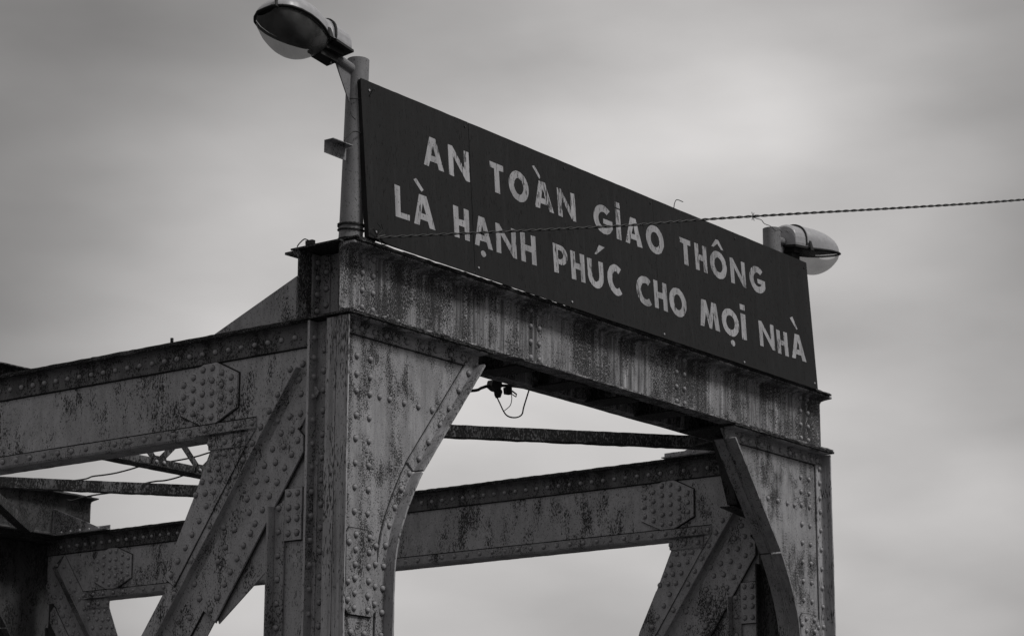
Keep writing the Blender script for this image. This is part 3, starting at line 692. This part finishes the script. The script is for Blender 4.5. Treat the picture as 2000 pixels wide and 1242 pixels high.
def gL(x0, x1, b, H): s = ST; return [[(x0, b), (x0, b+H), (x0+s, b+H), (x0+s, b+.04), (x1, b+.04), (x1, b)]]
def gP(x0, x1, b, H):
    s = ST; cy = b+H*.66; ry = H*.34; rx = (x1-x0)*.5; cx = x1-rx
    return [[(x0, b), (x0, b+H), (cx, b+H)] + ell(cx, cy, rx, ry, 80, -80, 12) + [(cx, cy-ry), (x0+s, cy-ry), (x0+s, b)],
            [(x0+s, cy-ry+.04), (cx-.01, cy-ry+.04)] + ell(cx-.008, cy, rx-.045, ry-.04, -70, 70, 8) + [(cx-.01, b+H-.04), (x0+s, b+H-.04)]]
def gU(x0, x1, b, H):
    s = ST; cx = (x0+x1)/2; r = (x1-x0)/2; ry = .095
    return [[(x0, b+H), (x0+s, b+H)] + ell(cx, b+ry, r-s, ry-.045, 180, 360, 12) + [(x1-s, b+H), (x1, b+H)] + ell(cx, b+ry-.004, r, ry, 0, -180, 16)]
def gM(x0, x1, b, H):
    w = x1-x0; s = .054; return [[(x0-.015, b), (x0+.02, b+H), (x0+.085, b+H), (x0+w*.5, b+H*.42), (x1-.10, b+H), (x1-.035, b+H), (x1, b), (x1-s-.01, b), (x1-s-.03, b+H*.52), (x0+w*.56, b), (x0+w*.42, b), (x0+s+.02, b+H*.55), (x0-.015+s, b)]]
def gI(x0, x1, b, H, d0, d1): return [[(x0, b), (x0+.004, b+H), (x1, b+H), (x1, b)], [(x0+.002, d0), (x0+.002, d1), (x1, d1), (x1, d0)]]
def acc(p): return [p]
b1, H1, b2, H2 = .650, .216, .211, .217
TXT = [
 gA(.727, .780, .799, .863, .889, .942, .653, .215), gN(1.000, 1.228, b1, H1+.002),
 gT(1.465, 1.619, .648, .218), gO(1.679, 1.913, .649, .221),
 gA(1.981, 2.039, 2.042, 2.118, 2.151, 2.208, .655, .211) + acc([(1.969, .955), (2.000, .967), (2.073, .892), (2.050, .880)]), gN(2.262, 2.480, .654, .213),
 gG(2.712, 2.953, .648, .216), gI(3.000, 3.062, .645, .237, .894, .936), gA(3.118, 3.170, 3.198, 3.271, 3.275, 3.341, .647, .214), gO(3.401, 3.643, .645, .220),
 gT(3.873, 4.022, .646, .212), gH(4.080, 4.250, .642, .217), gO(4.299, 4.542, .638, .222) + acc([(4.333, .886), (4.405, .958), (4.445, .958), (4.510, .886), (4.475, .886), (4.425, .925), (4.368, .886)]),
 gN(4.597, 4.823, .642, .211), gG(4.887, 5.123, .643, .219),
 gL(.405, .553, .214, .22), gA(.597, .655, .660, .738, .762, .821, .211, .219) + acc([(.608, .520), (.636, .534), (.712, .470), (.690, .452)]),
 gH(1.027, 1.198, .217, .224), gA(1.250, 1.300, 1.306, 1.373, 1.401, 1.452, .210, .217) + acc(ell(1.344, .163, .028, .023, n=14)), gN(1.497, 1.730, .210, .213), gH(1.781, 1.962, .210, .215),
 gP(2.173, 2.345, .213, .216), gH(2.386, 2.556, .208, .212), gU(2.592, 2.793, .203, .210) + acc([(2.692, .460), (2.760, .540), (2.832, .540), (2.716, .460)]), gC(2.845, 3.045, .200, .232),
 gC(3.221, 3.440, .197, .227), gH(3.458, 3.634, .207, .220), gO(3.666, 3.903, .202, .223),
 gM(4.105, 4.371, .193, .219), gO(4.410, 4.663, .192, .219) + acc(ell(4.552, .137, .030, .025, n=14)), gI(4.696, 4.770, .197, .214, .444, .490),
 gN(4.970, 5.200, .194, .212), gH(5.243, 5.411, .184, .199), gA(5.466, 5.523, 5.538, 5.611, 5.632, 5.694, .188, .215) + acc([(5.482, .528), (5.525, .545), (5.592, .452), (5.575, .440)]),
]
for t in TXT: place_letter(t)

# ------------------------------------------------------------------ street lamps
def lamp(side, px, label):
    T = thing('street_lamp', label, 'street lamp', 'street lamps on the portal beam')
    T.location = (px[0], px[1], .505)
    sx = side; base = V(T.location)
    lean = V((.035 if side < 0 else .0, 0, 1)).normalized()
    H = 1.245 if side < 0 else 1.28
    bm = bmesh.new(); n = 32
    tube(bm, [lean*0, lean*.09, lean*(H*.5), lean*(H-.02), lean*H], [.080, .078, .075, .0735, .0735], n, caps=False)
    tube(bm, [lean*H, lean*(H-.10)], [.069, .069], n, caps=False); tube(bm, [lean*H, lean*(H+.0005)], [.0735, .069], n, caps=False)
    link('pole', bm, M_pole, T, smooth=True)
    bm = bmesh.new()
    for r0, z in ((.081, .002), (.086, .006)): tube(bm, [V((0, 0, z)), V((0, 0, z+.004))], r0, 24)
    link('base_collar', bm, M_scale, T)
    # arm
    zA = 1.165 if side < 0 else 1.20
    c = lean*zA; a0 = c + V((sx*.055, 0, 0)); a1 = c + V((sx*.34, 0, .055 if side < 0 else .02))
    bm = bmesh.new(); tube(bm, [a0, a1], .034, 20); link('arm', bm, M_pole, T, smooth=False)
    bm = bmesh.new(); q0 = c + V((sx*.068, -.004, -.02)); prism(bm, [q0, q0+V((0, 0, -.22)), q0+V((sx*.012, 0, -.22)), q0+V((sx*.15, 0, .01))], (0, .008, 0)); link('arm_gusset', bm, M_pole, T)
    # head: local frame, e = away from the pole
    Hd = V((c.x + sx*(.215 if side < 0 else .20), c.y, (1.722 if side < 0 else 1.677) - base.z))
    tilt = math.radians(9 if side < 0 else 6); roll = math.radians(7 if side < 0 else -5)
    E = V((sx*math.cos(tilt), 0, math.sin(tilt))); Uu = V((-sx*math.sin(tilt), 0, math.cos(tilt))); S_ = V((0, 1, 0))
    S_, Uu = (S_*math.cos(roll) - Uu*math.sin(roll)), (Uu*math.cos(roll) + S_*math.sin(roll))
    K = 1.0 if side < 0 else 1.05
    def hp(a, b, c_): return Hd + E*a*K + S_*b*K + Uu*c_*K
    R0, R1 = .15, .69         # rear and front of the bowl opening
    TB = ((0, .05), (.06, .09), (.15, .118), (.3, .150), (.45, .170), (.6, .178), (.75, .170), (.88, .145), (.96, .105), (1, .075))
    def wid(t):
        for (t0, w0), (t1, w1) in zip(TB, TB[1:]):
            if t <= t1: return w0 + (w1-w0)*(t-t0)/(t1-t0)
        return TB[-1][1]
    def rim(t): return R0 + (R1-R0)*t
    ts = [i/24 for i in range(25)]
    # optical canopy (upper shell)
    bm = bmesh.new(); rings = []
    for t in ts:
        ww = max(wid(t), .118*(1-t*2)); hh = .172*max(.0, 1-(max(0, t-.05)/.955)**3.0)**.55 + .006
        rings.append([bm.verts.new(hp(rim(t), ww*math.cos(math.pi*k/16), .012 + hh*abs(math.sin(math.pi*k/16))**.8)) for k in range(17)])
    for i in range(len(rings)-1):
        for k in range(16): bm.faces.new((rings[i][k], rings[i][k+1], rings[i+1][k+1], rings[i+1][k]))
    bm.faces.new(rings[0]); bm.faces.new(rings[-1])
    HD = link('lamp_head', bm, M_lampm, T, smooth=True)
    # gear housing behind
    bm = bmesh.new(); rings = []
    prof = [(-.115, .012)] + [(-.118*math.cos(math.pi*k/14)*(1 if True else 1), .03+.150*math.sin(math.pi*k/14)**.75) for k in range(0, 15)] + [(.115, .012)]
    for a, s in ((-.018, .62), (-.012, .88), (.004, .97), (.03, 1), (.141, 1.0)):
        rings.append([bm.verts.new(hp(a, y*(.9+.1*s), .012+(z-.012)*s)) for y, z in prof])
    for i in range(len(rings)-1):
        for k in range(len(prof)-1): bm.faces.new((rings[i][k], rings[i][k+1], rings[i+1][k+1], rings[i+1][k]))
    bm.faces.new(rings[0]); bm.faces.new(rings[-1][::-1])
    for i in range(len(rings)-1): bm.faces.new((rings[i][0], rings[i+1][0], rings[i+1][-1], rings[i][-1]))
    link('gear_housing', bm, M_lampm, HD, smooth=False)
    bm = bmesh.new()      # dark underside tray and spigot clamp
    prism(bm, [hp(-.03, -.122, .010), hp(.146, -.124, .010), hp(.146, .124, .010), hp(-.03, .122, .010)], Uu*-.018)
    prism(bm, [hp(.02, -.08, -.008), hp(.17, -.06, -.008), hp(.17, .06, -.008), hp(.02, .08, -.008)], Uu*-.035)
    prism(bm, [hp(.04, -.045, -.043), hp(.19, -.03, -.043), hp(.19, .05, -.043), hp(.04, .045, -.043)], Uu*-.045)
    link('gear_tray', bm, M_gasket, HD)
    bm = bmesh.new()
    tube(bm, [hp(.08, -.02, -.088), hp(.08, -.02, -.115)], .009, 6)
    link('clamp_bolt', bm, M_black, HD)
    # joint band
    bm = bmesh.new(); rr = []
    for a in (.138, .156): rr.append([bm.verts.new(hp(a, y*1.045, .008+(z)*1.045)) for y, z in prof])
    for k in range(len(prof)-1): bm.faces.new((rr[0][k], rr[0][k+1], rr[1][k+1], rr[1][k]))
    rr2 = [[bm.verts.new(hp(a, y*.98, .008+z*.98)) for y, z in prof] for a in (.138, .156)]
    for i in (0, 1):
        for k in range(len(prof)-1): bm.faces.new((rr[i][k], rr[i][k+1], rr2[i][k+1], rr2[i][k]))
    link('joint_band', bm, M_gasket, HD)
    # rim
    out_ = [hp(rim(t), wid(t)+.012, 0) for t in ts[1:-1]]; loop = [hp(R0-.012, .045, 0), ] + out_ + [hp(R1+.014, .06, 0), hp(R1+.016, 0, 0), hp(R1+.014, -.06, 0)] + [hp(rim(t), -wid(t)-.012, 0) for t in ts[1:-1]][::-1] + [hp(R0-.012, -.045, 0)]
    bm = bmesh.new(); rings = []
    cen = hp((R0+R1)/2, 0, 0)
    for p in loop:
        dirn = (p-cen).normalized()
        rings.append([bm.verts.new(p + dirn*a + Uu*b) for a, b in ((-.010, -.009), (.004, -.007), (.007, .002), (.002, .008), (-.010, .008))])
    n = len(rings)
    for i in range(n):
        for k in range(5): bm.faces.new((rings[i][k], rings[(i+1) % n][k], rings[(i+1) % n][(k+1) % 5], rings[i][(k+1) % 5]))
    link('rim', bm, M_gasket, HD, smooth=True)
    # reflector inside and clouded bowl
    bm = bmesh.new(); rings = []
    for t in ts[1:-1]:
        ww = wid(t)*.95; hh = .12*(1-(2*t-1)**4)**.5
        rings.append([bm.verts.new(hp(rim(t), ww*math.cos(math.pi*k/12), .0 + hh*math.sin(math.pi*k/12))) for k in range(13)])
    for i in range(len(rings)-1):
        for k in range(12): bm.faces.new((rings[i][k], rings[i][k+1], rings[i+1][k+1], rings[i+1][k]))
    link('reflector', bm, M_reflect, HD, smooth=True)
    bm = bmesh.new(); rings = []
    for t in ts:
        ww = wid(t)*.985; hh = (.205 if side < 0 else .172)*max(.0001, math.sin(math.pi*min(1, .02+.965*t)**1.1))**.7
        rings.append([bm.verts.new(hp(rim(t), ww*math.cos(math.pi*k/18), -.008 - hh*math.sin(math.pi*k/18))) for k in range(19)])
    for i in range(len(rings)-1):
        for k in range(18): bm.faces.new((rings[i][k], rings[i][k+1], rings[i+1][k+1], rings[i+1][k]))
    link('bowl', bm, M_glass, HD, smooth=True)
    # clips
    for a, b in ((R0+.035, -.115), ((R1-.03, -.075) if side < 0 else (R1-.25, -.158))):
        bm = bmesh.new()
        prism(bm, [hp(a, b-.022, -.014), hp(a+.045, b-.024, -.014), hp(a+.035, b-.004, .062), hp(a+.012, b-.004, .062)], V((0, .008, 0)))
        link('clip', bm, M_black, HD)
    return T
LL = lamp(-1, (.120, 0), 'left street lamp, its head pointing left and its dark bowl showing from below')
LR = lamp(1, (5.42, 0), 'smaller street lamp behind the right end of the board, pale head pointing right')
# angle cleat on the left pole
bm = bmesh.new()
prism(bm, [V((-.150, -.072, 1.114)), V((.045, -.072, 1.114)), V((.055, -.003, 1.114)), V((-.150, -.003, 1.114))], (0, 0, .006))
prism(bm, [V((-.150, -.0, 1.036)), V((.06, -.0, 1.032)), V((.06, -.0, 1.120)), V((-.150, -.0, 1.120))], (0, .006, 0))
o = link('cleat', bm, M_angle); o.parent = LL; o.matrix_parent_inverse = Matrix.Translation(-V(LL.location))

# ------------------------------------------------------------------ wires
def wire(name, pts, r, label, cat='wire', mat=M_wire, n=6, group=None, m=8, parent=None):
    bm = bmesh.new(); tube(bm, spline(pts, m), r, n); o = link(name, bm, mat, parent, smooth=True)
    if parent is None: tag(o, label, cat, group)
    return o
def ring(c, r, w0, w1, z, rise=0., n=40, wob=.0):
    return [V((c[0]+r*math.cos(a), c[1]+r*math.sin(a), z + rise*math.sin(a+.6) + wob*math.sin(a*9))) for a in [w0+(w1-w0)*k/n for k in range(n+1)]]
PC = (.122, 0)
# twisted strap wires round the foot of the left pole
for zz, rs in ((.612, .010), (.604, -.004), (.575, .008)):
    bm = bmesh.new(); base = ring(PC, .083, 0, 2*math.pi, zz, rs)
    for ph in (0, math.pi):
        pts = []
        for i, p in enumerate(base):
            a = i*1.5+ph; rad = (p-V((PC[0], PC[1], p.z))).normalized(); pts.append(p + rad*.004*math.cos(a) + V((0, 0, .004*math.sin(a))))
        tube(bm, pts, .0042, 5)
    o = link('binding_wire', bm, M_wire)
    tag(o, {.612: 'uppermost twisted wire bound round the foot of the left lamp pole', .604: 'middle twisted wire round the left pole foot, crossing close under the uppermost', .575: 'lowest twisted wire bound round the foot of the left lamp pole, just above the flange'}[zz], 'wire', 'wires bound round the left pole foot')
# thin ties holding the board
wire('tie_wire', ring((.145, 0), .079, math.pi*1.05, math.pi*1.62, 1.47, .02, 14) + [V((.185, -.115, 1.53)), V((.20, -.12, 1.52))], .0028, 'thin tie wire looping from the pole over the upper left corner of the board')
wire('tie_wire', [(-.02, -.05, 1.09), (-.025, -.06, 1.14), (.03, -.075, 1.205), (.10, -.082, 1.215), (.19, -.075, 1.19)], .0042, 'curved tie wire rising from the cleat on the left pole to the board')
wire('tie_wire', [(.06, -.03, 1.36), (.045, -.055, 1.325), (.068, -.066, 1.30)], .003, 'short bent wire end sticking to the left pole below its top tie')
wire('wire_hook', [(3.83, -.075, 1.57), (3.84, -.077, 1.62), (3.87, -.08, 1.655), (3.955, -.08, 1.658)], .0035, 'bent end of wire sticking up above the top edge of the board')
# twisted service cable crossing in front of the board
CP = [(.20, -.152, .520), (.807, -.365, .648), (1.586, -.638, .812), (2.16, -.838, .936), (2.847, -1.079, 1.099), (3.477, -1.299, 1.240), (4.526, -1.667, 1.470), (5.764, -2.1, 1.752), (8.0, -2.88, 2.30), (11., -3.93, 3.10), (16., -5.68, 4.55)]
path = spline(CP, 60); bm = bmesh.new()
for ph in (0, math.pi):
    pts = []; acc_l = 0
    for i, p in enumerate(path):
        if i: acc_l += (p-path[i-1]).length
        t = (path[min(i+1, len(path)-1)]-path[max(i-1, 0)]).normalized(); s = t.cross(V((0, 0, 1))).normalized(); u = s.cross(t)
        a = acc_l*2*math.pi/.16 + ph; pts.append(p + s*.0052*math.cos(a) + u*.0052*math.sin(a))
    tube(bm, pts, .0052, 5)
o = link('twisted_cable', bm, M_wire, smooth=True); tag(o, 'twisted black cable strung across the front of the board and off to the right', 'cable')
bm = bmesh.new()
for k in range(5):
    a = random.uniform(0, 6.28); tube(bm, [V((.20, -.155, .525)), V((.20+.07*math.cos(a), -.17, .53+.06*math.sin(a))), V((.20+.11*math.cos(a+.5), -.18, .53+.08*math.sin(a+.5)))], .0028, 5)
tube(bm, ring((.2, -.15), .02, 0, 12, .52, .01, 30), .005, 5)
o = link('cable_knot', bm, M_wire); tag(o, 'ragged wire knot tying the twisted cable to the lower left of the board', 'wire')
wire('loose_wire', [(3.16, -1.19, 1.163), (3.359, -1.101, 1.213), (3.614, -0.987, 1.28), (3.786, -0.91, 1.304), (4.145, -0.749, 1.393), (4.359, -0.653, 1.429), (4.485, -0.597, 1.459), (4.682, -0.509, 1.526), (4.878, -0.421, 1.564), (5.05, -0.344, 1.628), (5.291, -0.236, 1.688), (5.45, -.16, 1.75)], .0028, 'thin kinked wire hanging between the cable and the right lamp')
bm = bmesh.new()
for k in range(6):
    a = k*1.05; tube(bm, [V((3.16, -1.188, 1.168)), V((3.16+.03*math.cos(a), -1.19, 1.168+.034*math.sin(a)))], .0025, 5)
o = link('wire_barb', bm, M_wire); tag(o, 'small barb of wire twisted on the cable above the right part of the board', 'wire')
# junction clamp and loops below the beam
wire('black_cable', [(1.60, .62, -.16), (2.037, .5, -.094), (2.16, .5, -.052), (2.259, .5, -.02), (2.5, .48, .018), (2.774, .46, .035)], .011, 'thick black cable passing through a clamp under the beam', 'cable', M_black, 8)
CLP = thing('cable_clamp', 'black cable clamp hanging below the beam with a looped wire', 'clamp'); CLP.location = (2.31, .5, -.02)
def rel(pts): return [V(p)-V(CLP.location) for p in pts]
bm = bmesh.new(); prism(bm, rel([(2.245, .47, -.03), (2.262, .47, .022), (2.36, .47, .045), (2.375, .47, -.002), (2.345, .47, -.05), (2.30, .47, -.05)]), (0, .06, 0))
prism(bm, rel([(2.325, .465, -.08), (2.315, .465, -.04), (2.355, .465, -.03), (2.37, .465, -.05), (2.345, .465, -.10)]), (0, .05, 0))
bmesh.ops.bevel(bm, geom=list(bm.edges), offset=.006, segments=1, affect='EDGES')
link('clamp_body', bm, M_black, CLP)
bm = bmesh.new(); tube(bm, rel([(2.30, .5, .03), (2.30, .48, .10)]), .006, 6); link('hanger_bolt', bm, M_black, CLP)
bm = bmesh.new(); tube(bm, rel([(2.33, .47, -.06), (2.27, .46, -.055), (2.21, .45, -.035)]), [.004, .006, .005], 6)
link('loose_end', bm, M_black, CLP)
bm = bmesh.new(); tube(bm, spline(rel([(2.34, .5, -.085), (2.369, .5, -.12), (2.45, .5, -.20), (2.555, .5, -.205), (2.64, .5, -.17), (2.67, .5, -.10), (2.705, .47, .05)]), 8), .0055, 6); link('wire_loop', bm, M_black, CLP)
bm = bmesh.new(); tube(bm, spline(rel([(2.43, .5, -.175), (2.50, .5, -.125), (2.52, .5, -.07), (2.51, .5, -.03)]), 8), .003, 6); link('thin_wire', bm, M_black, CLP)
CL2 = thing('insulator_clamp', 'small black insulator clamp hanging right of the larger cable clamp', 'clamp'); CL2.location = (2.48, .5, -.02)
def rel2(pts): return [V(p)-V(CL2.location) for p in pts]
bm = bmesh.new(); prism(bm, rel2([(2.445, .48, -.05), (2.435, .48, .0), (2.50, .48, .015), (2.505, .48, -.045)]), (0, .04, 0)); bmesh.ops.bevel(bm, geom=list(bm.edges), offset=.005, segments=1, affect='EDGES')
link('clamp_body', bm, M_black, CL2)
bm = bmesh.new(); tube(bm, rel2([(2.50, .48, -.02), (2.55, .48, -.035)]), .006, 6); tube(bm, rel2([(2.50, .48, -.045), (2.545, .48, -.055), (2.55, .48, -.035)]), .004, 6); link('fork', bm, M_black, CL2)
# wavy wires behind the left truss
def wv(px): return px
wire('background_wire', [(4.5, 8.4, .35), (4.5, 7.221, .291), (4.5, 6.97, .305), (4.5, 6.83, .303), (4.5, 6.66, .305), (4.5, 6.47, .32), (4.5, 6.30, .336), (4.5, 5.92, .338), (4.5, 5.64, .347), (4.5, 5.417, .372), (4.5, 4.9, .43), (4.5, 3.2, .50)], .0075, 'upper of the two wavy black wires strung behind the left truss', 'wire', group='wavy wires behind the left truss')
wire('background_wire', [(4.5, 7.3, .11), (4.5, 7.23, .099), (4.5, 7.12, .113), (4.5, 6.9, .123), (4.5, 6.55, .125), (4.5, 6.30, .162), (4.5, 6.14, .172), (4.5, 5.98, .168), (4.5, 5.77, .19), (4.5, 5.4, .26), (4.5, 4.9, .33), (4.5, 3.2, .45)], .0075, 'lower wavy black wire ending at the far beam tip', 'wire', group='wavy wires behind the left truss')
# scraps on the beam end
bm = bmesh.new(); box(bm, -.01, .02, .215, .275, .4925, .522); o = link('junction_box', bm, M_black); tag(o, 'tiny black box on the top plate at the left beam end', 'box')
wire('wire_scrap', [(-.005, .35, .494), (-.005, .335, .511), (-.005, .29, .536), (-.005, .25, .521)], .004, 'small curl of wire beside the tiny box on the beam end')
